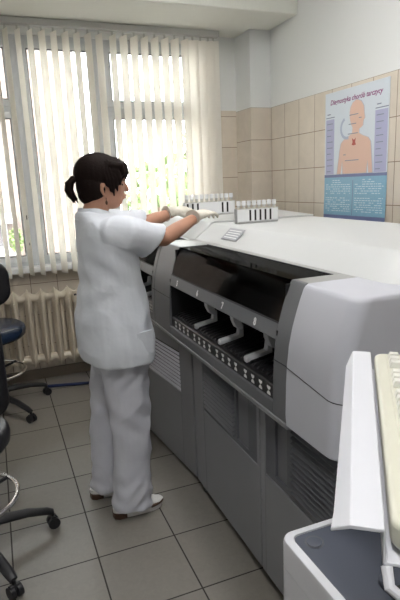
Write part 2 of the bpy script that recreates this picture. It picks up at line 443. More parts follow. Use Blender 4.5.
def front(y0, y1, oy0, oy1, root, digits=None, levers=(), marks=(), label_text=None):
    # grey frame around the window opening and the rack bay
    f = MB()
    strip(f, y0, oy0, .768, LT); strip(f, oy1, y1, .768, LT)
    strip(f, oy0, oy1, .768, .81); strip(f, oy0, oy1, 1.015, 1.068)
    fr = obj('front_frame', f, m_frame, root, bevel=.0025)
    obj('frame_seam', strip(MB(), y0, oy0, .951, .9535, th=.004, dx=-.0012).merge(strip(MB(), oy1, y1, .951, .9535, th=.004, dx=-.0012)), m_seam, fr, smooth=0)
    obj('lower_band', strip(MB(), y0, y1, .745, .768, th=.05, dx=-.003), m_band, root, bevel=.002)
    # ledge
    l = MB().box((.838,y0,LT-.012), (1.016,oy0,LT)).box((.838,oy1,LT-.012), (1.016,y1,LT)).box((.985,oy0,LT-.012), (1.016,oy1,LT))
    obj('ledge', l, m_topstrip, root, bevel=.002)
    obj('ledge_seam', MB().box((.979,oy0,LT-.008), (.985,oy1,LT+.001)), m_seam, root, smooth=0)
    wp = MB(); strip(wp, oy0+.002, oy1-.002, 1.068, LT-.004, th=.005, dx=.002)
    wp.box((.834,oy0+.002,LT-.006), (.979,oy1-.002,LT-.001))
    obj('window_cover', wp, m_smoke, root, smooth=50)
    tr = strip(MB(), oy0, oy1, 1.066, 1.070, th=.006, dx=-.001)
    obj('window_trim', tr, m_seam, root, smooth=0)
    # interior behind the window
    i_ = MB().box((.99,oy0,1.05), (1.0,oy1,LT-.012)).box((.80,oy0,1.045), (1.0,oy1,1.052)).box((.81,oy0-.006,1.05), (1.0,oy0,LT-.012)).box((.81,oy1,1.05), (1.0,oy1+.006,LT-.012))
    obj('window_interior', i_, m_deepblack, root, smooth=0)
    # bay
    b = MB().box((.98,oy0,.81), (.99,oy1,1.045)).box((.775,oy0-.008,.80), (.99,oy0,1.045)).box((.775,oy1,.80), (.99,oy1+.008,1.045)).box((.775,oy0,.80), (.99,oy1,.806))
    bay = obj('rack_bay', b, m_deepblack, root, smooth=0)
    p = MB().prism([(.772,.806), (.772,.853), (.777,.858), (.975,.892), (.975,.806)], lambda u, v, d: (u, d, v), oy0+.003, oy1-.003)
    obj('lane_deck', p, m_black, root, bevel=.002)
    g = MB(); k = 0; y = oy0 + .03
    while y < oy1 - .02:
        g.prism([(.79,.860), (.80,.872), (.97,.902), (.97,.890)], lambda u, v, d: (u, d, v), y, y+.008); y += .0315
    obj('lane_divider', g, m_black, root, bevel=.001)
    for my in marks:
        q = MB(); s = .0112; x = .7715
        for sg in (-1, 1):
            pts = [(-s, sg*.0150), (s, sg*.0150), (s*.95, sg*.008), (.003, sg*.0015), (-.003, sg*.0015), (-s*.95, sg*.008)]
            q.prism(pts, lambda u, v, d: (x - d, my + u, .831 + v), 0, .0008)
        obj('lane_mark', q, m_mark, root, smooth=0)
    for ly in levers:
        L_ = MB().prism([(.785,.862), (.785,.880), (.79,.884), (.868,.898), (.874,.935), (.892,.937), (.892,.884)], lambda u, v, d: (u, d, v), ly-.017, ly+.011)
        lv = obj('lever', L_, m_lever, root, bevel=.004)
    if digits:
        for ch, dy in digits:
            if ch != '5': obj('guide_flap', MB().prism([(.800,1.02), (.802,.985), (.815,.955), (.835,.945), (.842,.955), (.835,.99), (.835,1.02)], lambda u, v, d: (u, d, v), dy-.045, dy-.012), m_lever, root, bevel=.003)
            obj('bay_number', text_mb(ch, .034, lambda u, v, d: Vector((Xf(1.030+v)-.0008-d, dy-u, 1.028+v)), .0004, 'CENTER', 0, .0016), m_mark, root, smooth=0)

mk = []
for a, b in ((2.325,2.157), (2.074,1.901), (1.823,1.649), (1.569,1.399)):
    mk += [a + (b-a)*i/3 for i in range(4)]
an = thing('laboratory_analyzer', 'large white and grey laboratory analyser with smoked window, beside the woman', 'laboratory machine', (1.3,1.9,0))
front(1.275, 2.645, 1.355, 2.39, an, digits=(('5',2.293), ('6',2.031), ('7',1.768), ('8',1.500)), levers=(2.10,1.835,1.600), marks=mk)
co = obj('end_cover', rounded_cover(), m_cover, an, smooth=40)
sm = MB(); r = .045
pts = [(Xf(.935)-.0008, 1.275)] + [(Xf(.935)-.0008 + r - r*math.cos(PI/2*i/8), 1.0272 + r - r*math.sin(PI/2*i/8)) for i in range(9)] + [(1.79,1.0272)]
sm.tube([(x, y, .951 - .03*min(1, max(0, (1.275-y)/.25))) for x, y in pts], .0012, 6)
obj('cover_seam', sm, m_seam, co)
obj('hood', hood_mb(1.08, 2.645, 1.283, .10, 1.71, 1.76), m_hood, an, smooth=40)
obj('body', MB().box((1.0,1.28,.747), (1.70,2.64,1.198)), m_frame, an)
st = obj('type_sticker', MB().prism([(2.195,0), (2.36,0), (2.36,1), (2.195,1)], lambda u, v, d: (1.045 + .052*v - d, u, 1.2280 + .048*v + d), .000, .0015), m_sticker, an, smooth=0)
lp = MB()
for i in range(4): lp.prism([(2.21,0), (2.345,0), (2.345,.06), (2.21,.06)], lambda u, v, d: (1.045 + .052*(v+.16+.2*i) - d, u, 1.2280 + .048*(v+.16+.2*i) + d), .0015, .0018)
obj('sticker_print', lp, m_mark, st, smooth=0)
# things behind the smoked window
obj('inner_plate', MB().box((.90,2.16,1.075), (.905,2.28,1.125)), m_yellow, an)
obj('reflection_tube', MB().tube([(.93,1.98,1.055), (.91,1.97,1.09), (.92,1.94,1.13), (.96,1.90,1.17)], .016, 10), m_lever, an)  # pale curved tube added to stand for a reflection in the smoked glass
ww = MB()
for a, b in ((0,2*PI/3), (2*PI/3,4*PI/3), (4*PI/3,2*PI)):
    p0 = (math.sin(a)*.013, math.cos(a)*.013); p1 = (math.sin(b)*.013, math.cos(b)*.013)
    ww.tube([(.955, 2.30+p0[0], .965+p0[1]), (.955, 2.30+p1[0], .965+p1[1])], .002, 6)
ww.box((.953,2.299,.963), (.957,2.301,.972))
obj('warning_triangle', ww, m_yellow, an, smooth=0)
# lower cabinet
def louvre(mb, fn, u0, u1, z0, z1, n, depth=.010):
    for i in range(n):
        a = z0 + (z1-z0)*i/n; h = (z1-z0)/n
        mb.prism([(-depth*.2,a+.10*h), (-depth,a+.0*h), (-depth,a+.16*h), (depth*.8,a+.66*h), (depth*.8,a+.5*h)], lambda u, v, d: fn(d, u, v), u0, u1)
fnA = lambda d, u, v: (.800 + u, d, v)
obj('cabinet_body', MB().box((.815,1.06,.05), (1.70,2.19,.745)), m_cabdark, an)
pa = MB().box((.80,2.07,.055), (.815,2.19,.745)).box((.80,1.525,.055), (.815,2.07,.475)).box((.80,1.525,.475), (.815,1.548,.745))
obj('side_panel', pa, m_cab, an, bevel=.003)
pb = MB().box((.80,1.485,.055), (.815,1.517,.745)).box((.80,1.06,.055), (.815,1.485,.470))
obj('side_panel', pb, m_cab, an, bevel=.003)
def grille(y0, y1, ya, yb, hy0, hy1):
    ys = sorted([(ya,yb),(hy0,hy1)]); base = MB().prism([(.803,.4752), (.803,.497), (.815,.497), (.815,.4752)], lambda u, v, d: (u, d, v), y0, y1)
    edges = [y0, ys[0][0], ys[0][1], ys[1][0], ys[1][1], y1]
    for a, b in ((edges[0],edges[1]), (edges[2],edges[3]), (edges[4],edges[5])):
        if b - a > .002: base.box((.803,a,.4972), (.815,b,.745))
    g = obj('grille_panel', base, m_cabdark, an, bevel=.001)
    obj('grille_back', MB().box((.812,ya-.01,.49), (.8145,yb+.01,.742)), m_black, g)
    lv = MB(); louvre(lv, lambda d, u, v: (.803 + u, d, v), ya, yb, .50, .735, 12)
    obj('louvres', lv, m_cabdark, g, smooth=20)
    obj('recess_grip', MB().box((.812,hy0,.4972), (.8146,hy1,.745)), m_frame, g)
grille(1.548, 2.07, 1.74, 2.055, 1.62, 1.72)
grille(1.06, 1.485, 1.07, 1.305, 1.34, 1.415)
for x, y in ((.832,2.15), (.90,1.15), (1.62,2.10), (1.62,1.15)):
    c = MB(); c.tube([(x-.012,y,.027), (x+.012,y,.027)], .027, 16)
    w_ = obj('castor', c, m_black, an)
    obj('castor_fork', MB().box((x-.018,y-.012,.03), (x-.013,y+.012,.055)).box((x+.013,y-.012,.03), (x+.018,y+.012,.055)).box((x-.018,y-.014,.05), (x+.018,y+.014,.055)), m_band, w_)

# far unit
fu = thing('sample_feeder_unit', 'grey and white far unit of the analyser, beyond the woman\'s arms, half hidden', 'laboratory machine', (1.3,3.1,0))
front(2.652, 3.72, 2.70, 3.55, fu, levers=(2.90,3.15,3.40), marks=[2.735 + .036*i for i in range(4)] + [2.985 + .04*i for i in range(4)] + [3.25 + .045*i for i in range(4)])
obj('hood', hood_mb(2.652, 3.72, 1.292, .012, 1.78, 2.02), m_hood, fu, smooth=40)
obj('body', MB().box((1.0,2.66,.747), (1.95,3.70,1.198)), m_frame, fu)
obj('inner_plate', MB().box((.88,2.82,1.09), (.885,3.02,1.16)), m_mark, fu)
fx, fy = .812, 2.235; ang = math.radians(6.2)
def fn6(d, u, v):   # d: distance along the face, u: depth, v: height
    return Vector((fx - math.sin(ang)*d + math.cos(ang)*u, fy + math.cos(ang)*d + math.sin(ang)*u, v))
def fbox(mb, d0, d1, u0, u1, z0, z1):
    return mb.prism([(u0,z0), (u1,z0), (u1,z1), (u0,z1)], lambda u, v, d: fn6(d, u, v), d0, d1)
obj('cabinet_body', fbox(MB(), 0, 1.3, .018, .9, .03, .742), m_cab, fu, bevel=.004)
dp = MB(); fbox(dp, .005, .145, 0, .018, .035, .742); fbox(dp, .145, .67, 0, .018, .035, .45); fbox(dp, .145, .67, 0, .018, .67, .742); fbox(dp, .67, 1.3, 0, .018, .035, .742)
obj('cabinet_door', dp, m_cab, fu, bevel=.003)
gp = obj('grille_panel', fbox(MB(), .145, .67, .012, .02, .45, .67), m_deepblack, fu)
lv = MB(); louvre(lv, lambda d, u, v: fn6(d, .012 + u, v), .15, .665, .455, .668, 10, .011)
obj('louvres', lv, m_louvre_lit, gp, smooth=20)
for d, u in ((.1,.1), (1.1,.1), (.1,.8), (1.1,.8)):
    p = fn6(d, u, 0); obj('levelling_foot', MB().lathe([(.022,0), (.022,.01), (.009,.014), (.009,.035)], p, 14), m_black, fu)

# ------------------------------------------------------------------ tube racks and tubes
def rack(name, label, x0, y, z, n, stripes):
    t = thing('tube_rack', label, 'tube rack', (x0,y,z), group='sample tube racks')
    Lr = .030*n + .006
    b = MB().box((0,-.016,0), (Lr,.016,.008)).box((0,-.016,.008), (.004,.016,.078)).box((Lr-.004,-.016,.008), (Lr,.016,.078)).box((0,.012,.008), (Lr,.016,.07))
    b.box((.0,-.016,.035), (Lr,.012,.040))
    for i in range(n + 1): b.box((.001+i*.03,-.016,.008), (.005+i*.03,.012,.078))
    obj('holder', b, m_rack, t, world=False, bevel=.0008, seg=1)
    obj('front_plate', MB().box((.004,-.0178,.010), (Lr-.004,-.0162,.074)), m_cap, t, world=False, smooth=0)
    for i in stripes:
        obj('barcode_strip', MB().box((.012+i*.03,-.0195,.014), (.022+i*.03,-.0179,.070)), m_deepblack, t, world=False, smooth=0)
    return t
def tube_obj(label, grp):
    t = thing('sample_tube', label, 'test tube', (0,0,-5), group=grp)
    obj('barrel', MB().lathe([(.002,.010), (.0065,.014), (.008,.022), (.008,.098), (.0085,.100), (.0085,.103)], (0,0,0), 14), m_tube, t, world=False)
    obj('cap', MB().lathe([(.0105,.094), (.0112,.096), (.0112,.114), (.0105,.118), (.004,.118)], (0,0,0), 16), m_cap, t, world=False)
    obj('paper_label', MB().lathe([(.0084,.04), (.0084,.085)], (0,0,0), 14), m_serum, t, world=False)
    return t
rack('tube_rack', 'tube rack with dark strips standing alone on the white hood', 1.178, 2.47, 1.284, 8, (2,3,4,5,6))
rack('tube_rack', 'tube rack held in the gloved hands', .985, 2.725, 1.322, 10, (0,1,2,7,8))
g1 = 'capped tubes in the rack standing on the hood'; g2 = 'capped tubes in the rack held by the gloved hands'
tb = tube_obj('white capped sample tube standing in the rack alone on the hood', g1)
for i in range(8):
    o = tb if i == 0 else dup(tb, (0,0,0))
    o.location = (1.178 + .018 + .03*i, 2.468, 1.2835)
tb = tube_obj('white capped sample tube in the rack held by the gloved hands', g2)
for i in range(10):
    o = tb if i == 0 else dup(tb, (0,0,0))
    o.location = (.985 + .018 + .03*i, 2.723, 1.3215)

# ------------------------------------------------------------------ poster
ps = thing('wall_poster', 'thyroid diagnosis poster with a figure of head and chest on the tiled wall', 'poster', (XR-.004,2.87,1.64))
py0, py1, pz0, pz1 = 3.163, 2.532, 1.203, 2.056     # left edge (far) .. right edge (near)
def P(u, v, d):   # u 0..1 left to right, v 0..1 up
    curl = .02*max(0, .28 - v)**1.0 * (1 - .0*u)
    return Vector((XR - .003 - curl - d, py0 + (py1-py0)*u, pz0 + (pz1-pz0)*v))
def sheet(u0, v0, u1, v1, d0, d1, n=8, mb=None):
    mb = mb or MB(); rings = []
    for i in range(n + 1):
        v = v0 + (v1-v0)*i/n
        rings.append([P(u0,v,d0), P(u1,v,d0), P(u1,v,d1), P(u0,v,d1)])
    return mb.loft(rings)
obj('paper', sheet(0,0,1,1,0,.001,16), m_poster, ps, smooth=60)
def PT(size, u, v, txt, m, name, shear=0, bold=0, align='CENTER', rot=0):
    W = abs(py1-py0); Hh = pz1-pz0
    obj(name, text_mb(txt, size, lambda a, b, d: P(u + a/W, v + b/Hh, .0016 + d), .0002, align, shear, bold), m, ps, smooth=0)
PT(.0435, .495, .908, 'Diagnostyka chorób tarczycy', m_ptitle, 'title_text', .25, .0010)
def outline(pts, d0, d1): return MB().loft([[P(u,v,d0) for u, v in pts], [P(u,v,d1) for u, v in pts]])
head = [(.50,.885),(.565,.868),(.605,.83),(.615,.78),(.625,.745),(.605,.73),(.60,.695),(.565,.68),(.545,.675),(.545,.645),(.60,.625),(.68,.605),(.715,.575),(.725,.52),(.745,.40),(.75,.345),(.695,.345),(.675,.45),(.665,.345),(.30,.345),(.29,.46),(.265,.345),(.205,.345),(.215,.40),(.245,.53),(.265,.585),(.31,.61),(.40,.635),(.44,.655),(.445,.69),(.42,.715),(.40,.76),(.395,.80),(.405,.835),(.44,.87)]
head = [(.5 + (u-.47)*1.04, v + .02*(1 if v > .36 else 1.5)) for u, v in head]
oc = [(u + (u-.47)*.03, v + (v-.6)*.012) for u, v in head]
obj('figure_outline', outline(oc, .001, .0014), m_parc, ps, smooth=0)
obj('figure', outline(head, .001, .0018), m_pfig, ps, smooth=0)
obj('thyroid', outline([(.47,.635),(.50,.62),(.53,.635),(.52,.605),(.535,.585),(.50,.58),(.465,.585),(.48,.605)], .0018, .0022), m_pred, ps, smooth=0)
arc = []
for i in range(13):
    a = math.radians(115 + 170*i/12); arc.append((.385 + .115*math.cos(a), .715 + .085*math.sin(a)))
arc2 = [(.385 + (u-.385)*.75, .715 + (v-.715)*.75) for u, v in reversed(arc)]
am = MB(); n = len(arc)
for i in range(n - 1): am.add([P(*arc[i],.002), P(*arc[i+1],.002), P(*arc2[n-2-i],.002), P(*arc2[n-1-i],.002), P(*arc[i],.0024), P(*arc[i+1],.0024), P(*arc2[n-2-i],.0024), P(*arc2[n-1-i],.0024)], [(0,3,2,1),(4,5,6,7),(0,1,5,4),(2,3,7,6)])
obj('feedback_arrow', am, m_parc, ps, smooth=0)
for u0, u1 in ((.02,.165), (.81,.985)):
    bx = obj('side_table', sheet(u0,.375,u1,.80,.001,.0014), m_pbox, ps, smooth=0)
    for i in range(9): obj('print_line', sheet(u0+.02, .395+.046*i, u0+.02+(.10 if i % 3 else .07), .401+.046*i, .0014, .0017, 1), m_pline, bx, smooth=0)
    obj('print_line', sheet(u0-.0, .810, u1+.005, .817, .001, .0013, 1), m_pline, bx, smooth=0); obj('print_line', sheet(u0+.02, .835, u0+.08, .843, .001, .0013, 1), m_pline, bx, smooth=0)
for u, v, w_ in ((.42,.80,.14), (.41,.735,.12), (.40,.665,.16), (.36,.47,.22), (.33,.515,.04), (.57,.77,.04)): obj('figure_caption', sheet(u, v, u+w_, v+.006, .0018, .0022, 1), m_pline, ps, smooth=0)
obj('blue_panel', sheet(0,.05,1,.355,.001,.0015), m_pblue, ps, smooth=60)
obj('navy_band', sheet(0,.0,1,.055,.0012,.0018,3).merge(sheet(0,.35,1,.372,.0012,.0018,2)).merge(sheet(.495,.06,.502,.325,.0012,.0018,4)), m_pnavy, ps, smooth=60)
ln = MB()
for c0 in (.03, .53):
    for i in range(14):
        v = .085 + .0168*i + (.02 if i > 6 else 0); u = c0
        if i in (12, 13): u += .12
        while u < c0 + (.42 if i < 12 else .25):
            w_ = random.uniform(.015,.05)
            if random.random() < .8: sheet(u, v, min(u+w_, c0+.43), v+.006, .0015, .0018, 1, ln)
            u += w_ + .012
obj('small_print', ln, m_pwhite, ps, smooth=0)['kind'] = 'stuff'

# ------------------------------------------------------------------ swivel chairs
def chair(label, c, rb, a0, ring_r, ring_z, seat_r, seat_z, back, m_s, rot_back):
    t = thing('swivel_chair', label, 'chair', (c[0],c[1],0))
    for k in range(5):
        a = a0 + 2*PI*k/5; d = Vector((math.cos(a), math.sin(a), 0))
        pts = [d*.03 + Vector((0,0,.125)), d*rb*.35 + Vector((0,0,.128)), d*rb*.7 + Vector((0,0,.112)), d*rb*.93 + Vector((0,0,.088)), d*rb + Vector((0,0,.075))]
        lg = obj('leg', MB().tube(pts, [(.030,.024),(.028,.021),(.024,.018),(.021,.016),(.017,.014)], 12), m_chair, t, world=False)
        cs = MB(); sd = Vector((-d.y, d.x, 0))
        for q in (-1, 1):
            cc = d*rb + Vector((0,0,.026)); cs.tube([cc + sd*(q*.006), cc + sd*(q*.024)], .026, 16)
        cs.tube([d*rb + Vector((0,0,.03)), d*rb + Vector((0,0,.075))], .008, 8)
        cs.tube([d*rb + sd*-.02 + Vector((0,0,.047)), d*rb + sd*.02 + Vector((0,0,.047))], .012, 8)
        obj('castor', cs, m_chair, lg, world=False)
    col = MB().lathe([(.036,.09), (.038,.15), (.026,.16), (.026,.30), (.017,.305), (.017,seat_z-.07), (.05,seat_z-.065), (.05,seat_z-.05)], (0,0,0), 18)
    obj('gas_column', col, m_chair, t, world=False)
    n = 40
    rg = MB().tube([(ring_r*math.cos(2*PI*k/n), ring_r*math.sin(2*PI*k/n), ring_z) for k in range(n)], .0095, 10, closed=True)
    r_ = obj('foot_ring', rg, m_chrome, t, world=False)
    sp = MB()
    for k in range(4):
        a = a0 + .4 + 2*PI*k/4; sp.tube([(.03*math.cos(a),.03*math.sin(a),ring_z-.01), (ring_r*math.cos(a),ring_r*math.sin(a),ring_z)], .009, 8)
    obj('ring_spokes', sp.lathe([(.035,ring_z-.03), (.035,ring_z+.02)], (0,0,0), 16), m_chair, r_, world=False)
    th = .045
    s = MB().lathe([(seat_r*.5,seat_z-th), (seat_r*.92,seat_z-th), (seat_r*.985,seat_z-th*.6), (seat_r,seat_z-.0), (seat_r*.985,seat_z+.022), (seat_r*.9,seat_z+.040), (seat_r*.6,seat_z+.046), (.01,seat_z+.042)], (0,0,0), 40)
    obj('seat', s, m_s, t, world=False, smooth=60)
    # backrest
    bw_, bz0, bz1, bd_, rr = back
    dirv = Vector((math.cos(rot_back), math.sin(rot_back), 0)); sd = Vector((-dirv.y, dirv.x, 0))
    b = MB(); rings = []
    for q, (sc_, dd) in enumerate(((.86,-.028), (.97,-.018), (1,0), (.97,.018), (.86,.028))):
        rings.append([sd*(u*sc_) + dirv*(bd_ + dd + .10*(u/bw_)**2*-.35) + Vector((0,0,(bz0+bz1)/2 + v*sc_)) for u, v in rrect(bw_, bz1-bz0, rr, 6)])
    b.loft(rings); obj('backrest', b, m_chair, t, world=False, smooth=60)
    st_ = MB().tube([(0,0,seat_z-.055), dirv*bd_*.8 + Vector((0,0,seat_z-.055)), dirv*(bd_+.05) + Vector((0,0,seat_z-.02)), dirv*(bd_+.055) + Vector((0,0,(bz0+bz1)/2))], [(.022,.008)]*4, 8)
    obj('back_stem', st_, m_chair, t, world=False)
    return t
chair('navy seated swivel stool chair with foot ring by the radiator', (-.152,3.70), .395, math.radians(18), .245, .285, .275, .57, (.42,.79,1.08,.235,.10), m_seat, math.radians(-92))
chair('black swivel chair nearest the camera, cut off by the left edge of the photo', (-.255,2.137), .352, math.radians(10), .216, .265, .218, .535, (.44,.50,1.02,.235,.09), m_chair, math.radians(88))

# ------------------------------------------------------------------ keyboard on its tray
kd = Vector((.618,.786,0)).normalized(); kn = Vector((kd.y,-kd.x,0)); k0 = Vector((.268,.285,0))
def K(u, v, z): return k0 + kn*u + kd*v + Vector((0,0,z))
def kbox(mb, u0, u1, v0, v1, z0, z1):
    return mb.prism([(u0,v0), (u1,v0), (u1,v1), (u0,v1)], lambda a, b, d: K(a, b, d), z0, z1)
kb = thing('computer_keyboard', 'cream computer keyboard on the white tray at the right edge', 'keyboard', K(.08,.23,1.19))
obj('case', MB().prism(rrect(.172,.462,.016,5,.087,.249), lambda a, b, d: K(a, b, d), 1.187, 1.212), m_cream, kb, bevel=.005, seg=3)
obj('key_well', kbox(MB(), .018, .160, .030, .465, 1.2118, 1.2135), m_cream, kb, bevel=.001)
nk = 0
for col in range(6):
    u = .020 + .0225*col
    for r_ in range(22):
        v = .033 + .0195*r_
        if (col == 0 and r_ in (4,5,6,7)) or (r_ in (14,18)): continue
        q = MB().loft([[K(u+a, v+b, 1.2135) for a, b in ((.001,.001),(.019,.001),(.019,.0178),(.001,.0178))], [K(u+a, v+b, 1.2225) for a, b in ((.0035,.003),(.0165,.003),(.0165,.0158),(.0035,.0158))]])
        nk += 1
        if nk <= 95: obj('key', q, m_key, kb, bevel=.001)
tr = thing('keyboard_tray', 'white sheet metal tray with bent side lip under the keyboard', 'tray', K(.05,.24,1.15))
def tray_sec(v, dz=0): 
    # outer lip, fold, deck, step down, deck under the keyboard
    return [K(u, v, z) for u, z in ((-.048+.010*v,1.198),(-.0325,1.2125),(-.0045,1.2125),(-.002,1.182),(.19,1.182),(.19,1.1785),(-.0055,1.1785),(-.0065,1.209),(-.032,1.209),(-.0475+.010*v,1.1945))]
ts = []
for v in (.012, .05, .2, .35, .446, .482):
    s_ = tray_sec(v)
    if v > .47:
        s_[0] = K(-.034,v,1.2115); s_[9] = K(-.034,v,1.208)
    if v < .02:
        s_[0] = K(-.049,.026,1.197); s_[9] = K(-.049,.026,1.1935)
    ts.append(s_)
obj('shelf', MB().loft(ts), m_tray, tr, smooth=20, bevel=.0012)
obj('hook', MB().tube([K(-.002,.012,1.178), K(.0,.0,1.168), K(.012,-.002,1.160), K(.03,.0,1.164), K(.05,.01,1.172)], .005, 10), m_tray, tr)
obj('support_arm', MB().tube([K(.075,.04,1.165), K(.085,.05,1.10), K(.09,.07,1.0), K(.10,.12,.80), K(.10,.14,.66)], .013, 12), m_tray, tr)
obj('under_plate', kbox(MB(), .03, .17, .02, .4, 1.166, 1.178), m_tray, tr, bevel=.002)

# ------------------------------------------------------------------ white device, lower right
dv = thing('office_printer', 'white boxy device with slate top and round button, lower right corner', 'printer', (.80,.72,0))
DX0, DX1, DY0, DY1, DZ = .567, 1.05, .42, .990, .64
cxd, cyd = (DX0+DX1)/2, (DY0+DY1)/2
def ring_(w, h, r, z): return [(x, y, z) for x, y in rrect(w, h, r, 6, cxd, cyd)]
Wd, Hd = DX1-DX0, DY1-DY0
bodym = MB().loft([ring_(Wd,Hd,.035,.03), ring_(Wd,Hd,.035,.560), ring_(Wd-.003,Hd-.003,.034,.562), ring_(Wd-.003,Hd-.003,.034,.565), ring_(Wd,Hd,.035,.567), ring_(Wd,Hd,.035,.628), ring_(Wd-.006,Hd-.006,.032,.637), ring_(Wd-.018,Hd-.018,.026,.640), ring_(Wd-.044,Hd-.044,.022,.640), ring_(Wd-.046,Hd-.046,.022,.634)])
obj('housing', bodym, m_dev, dv, smooth=40)
obj('top_panel', MB().loft([ring_(Wd-.048,Hd-.048,.021,.632), ring_(Wd-.048,Hd-.048,.021,.6365), ring_(Wd-.054,Hd-.054,.018,.638)]), m_devtop, dv, smooth=40)
bt = obj('power_button', MB().lathe([(.019,.637), (.019,.6395), (.017,.6405), (.002,.6405)], (.632,.928,0), 28), m_devtop, dv)
obj('button_ring', MB().lathe([(.0235,.6375), (.0235,.6386), (.0195,.6386), (.0195,.6375)], (.632,.928,0), 28), m_cabdark, dv)
obj('scanner_lid', MB().loft([[(x, y, z) for x, y in rrect(.36-q, .30-q, .02, 5, .86, .62)] for z, q in ((.638,0), (.648,0), (.651,.006))]), m_devtop, dv, smooth=40)
obj('lid_grip', MB().prism(rrect(.12,.05,.012,5,.74,.70), lambda a, b, d: (a, b, d), .651, .6525), m_black, dv)
for x in (DX0+.06, DX1-.06):
    for y in (DY0+.06, DY1-.06): obj('foot', MB().lathe([(.02,0), (.022,.03)], (x,y,0), 14), m_black, dv)

# ------------------------------------------------------------------ woman
wm = thing('person', 'dark-haired woman in white tunic and trousers, gloved arms reaching out to the tube racks', 'person', (.45,2.24,0))
def ell(cx, cy, z, a, b, n=28, p=2.3, rot=0, tilt=0):
    out = []
    for k in range(n):
        t = 2*PI*k/n; ct, st = math.cos(t), math.sin(t)
        x = a*math.copysign(abs(ct)**(2/p), ct); y = b*math.copysign(abs(st)**(2/p), st)
        c_, s_ = math.cos(rot), math.sin(rot)
        out.append(Vector((cx + x*c_ - y*s_, cy + x*s_ + y*c_, z + tilt*x)))
    return out
RS, RE, RW = Vector((.455,2.075,1.318)), Vector((.685,2.165,1.272)), Vector((.915,2.33,1.350))
LS, LE, LW = Vector((.470,2.375,1.330)), Vector((.700,2.515,1.318)), Vector((.890,2.60,1.360))
hc = Vector((.440,2.235,1.520))      # head centre
def head_mb(o=MB):
    h = MB()
    h.ball((.428,2.235,1.545), (.094,.074,.086), 24, 16)        # cranium
    h.ball((.470,2.235,1.500), (.070,.062,.078), 20, 14)        # face
    h.ball((.482,2.235,1.448), (.048,.048,.040), 16, 10)        # jaw
    h.tube([(.498,2.235,1.438), (.504,2.235,1.428)], [.022,.016], 10)      # chin
    h.tube([(.533,2.235,1.520), (.545,2.235,1.502), (.552,2.235,1.488), (.545,2.235,1.480)], [.010,.012,.0125,.010], 10)  # nose
    h.ball((.534,2.235,1.464), (.011,.022,.007), 12, 8); h.ball((.531,2.235,1.454), (.011,.020,.007), 12, 8)  # lips
    h.ball((.528,2.235,1.532), (.014,.05,.010), 14, 8)          # brow
    for s in (-1, 1):
        h.ball((.500,2.235+s*.040,1.490), (.022,.018,.022), 12, 8)   # cheeks
        h.tube([(.440,2.235+s*.066,1.512), (.430,2.235+s*.074,1.505), (.427,2.235+s*.076,1.490), (.434,2.235+s*.073,1.474), (.443,2.235+s*.068,1.465)], [.007,.009,.008,.007,.006], 8)
    return h
bd_ = head_mb()
bd_.tube([(.395,2.235,1.33), (.408,2.235,1.40), (.420,2.235,1.45), (.430,2.235,1.50)], [(.062,.058),(.052,.054),(.050,.052),(.055,.052)], 18)
# trunk
bd_.loft([ell(.45,2.235,.80,.115,.155), ell(.445,2.235,.90,.125,.165), ell(.445,2.235,1.03,.105,.135), ell(.435,2.235,1.15,.100,.14), ell(.430,2.235,1.27,.095,.16), ell(.415,2.235,1.34,.07,.14), ell(.405,2.235,1.375,.05,.07)])
for S, E_, W_, pal in ((RS,RE,RW,Vector((.965,2.375,1.358))), (LS,LE,LW,Vector((.945,2.63,1.365)))):
    m1 = (S+E_)/2; m2 = E_.lerp(W_,.35)
    bd_.tube([S, m1, E_, m2, E_.lerp(W_,.75), W_, pal], [.050,.043,.036,(.037,.035),(.029,.026),(.027,.021),(.030,.012)], 16)
for (x, y), (kx, ky), (fx_, fy_) in (((.465,2.155),(.475,2.15),(.445,2.15)), ((.44,2.315),(.41,2.345),(.375,2.355))):
    bd_.tube([(x,y,.86), (x,y,.74), (kx,ky,.48), (fx_,fy_,.32), (fx_,fy_,.10), (fx_+.02,fy_,.05)], [.085,.082,.055,.054,.036,.036], 16)
    bd_.tube([(fx_-.03,fy_,.052), (fx_+.06,fy_,.050), (fx_+.10,fy_,.044)], [(.030,.020),(.032,.014),(.028,.008)], 12)
body = obj('body', remesh(bd_, .0045, 3), m_skin, wm, smooth=0)
body.data.polygons.foreach_set('use_smooth', [True]*len(body.data.polygons))
fc = MB()
for s in (-1, 1): fc.ball((.521,2.235+s*.030,1.508), (.008,.012,.006), 10, 8)
obj('eyes', fc, m_eye, body)
obj('lips', MB().ball((.541,2.235,1.4635), (.006,.018,.0045), 12, 8).ball((.538,2.235,1.4545), (.006,.016,.0045), 12, 8), m_lip, body)
# hair
h = MB()
h.ball((.430,2.235,1.560), (.102,.083,.084), 26, 18)
h.ball((.405,2.235,1.510), (.070,.076,.078), 22, 14)
h.ball((.385,2.235,1.475), (.045,.055,.045), 18, 12)
# fringe sweeping over the forehead, thinning to tips
for k in range(13):
    q = (k-6)/6; y = 2.235 + .068*q
    xb = .528 - .030*q*q
    h.tube([(.46,y*.85+.15*2.235,1.612-.03*q*q), (xb-.020,y*.95+.05*2.235,1.604-.016*q*q), (xb+.018,y,1.583), (xb+.024,y+.002,1.556), (xb+.016-.01*abs(q),y+.002,1.534-.012*(k % 2))], [.020,.020,.017,.012,.004], 8)
for s in (-1, 1):
    for j, (xa, zb) in enumerate(((.505,1.505), (.490,1.480), (.475,1.462), (.462,1.478), (.450,1.500))):
        h.tube([(.455,2.235+s*.055,1.60), (xa-.01,2.235+s*.066,1.565), (xa,2.235+s*.071,1.53), (xa+.004,2.235+s*.069,zb)], [.018,.017,.013,.003], 8)
hair = obj('hair', remesh(h, .0035, 2), m_hair, wm, smooth=0)
hair.data.polygons.foreach_set('use_smooth', [True]*len(hair.data.polygons))
pt = MB()
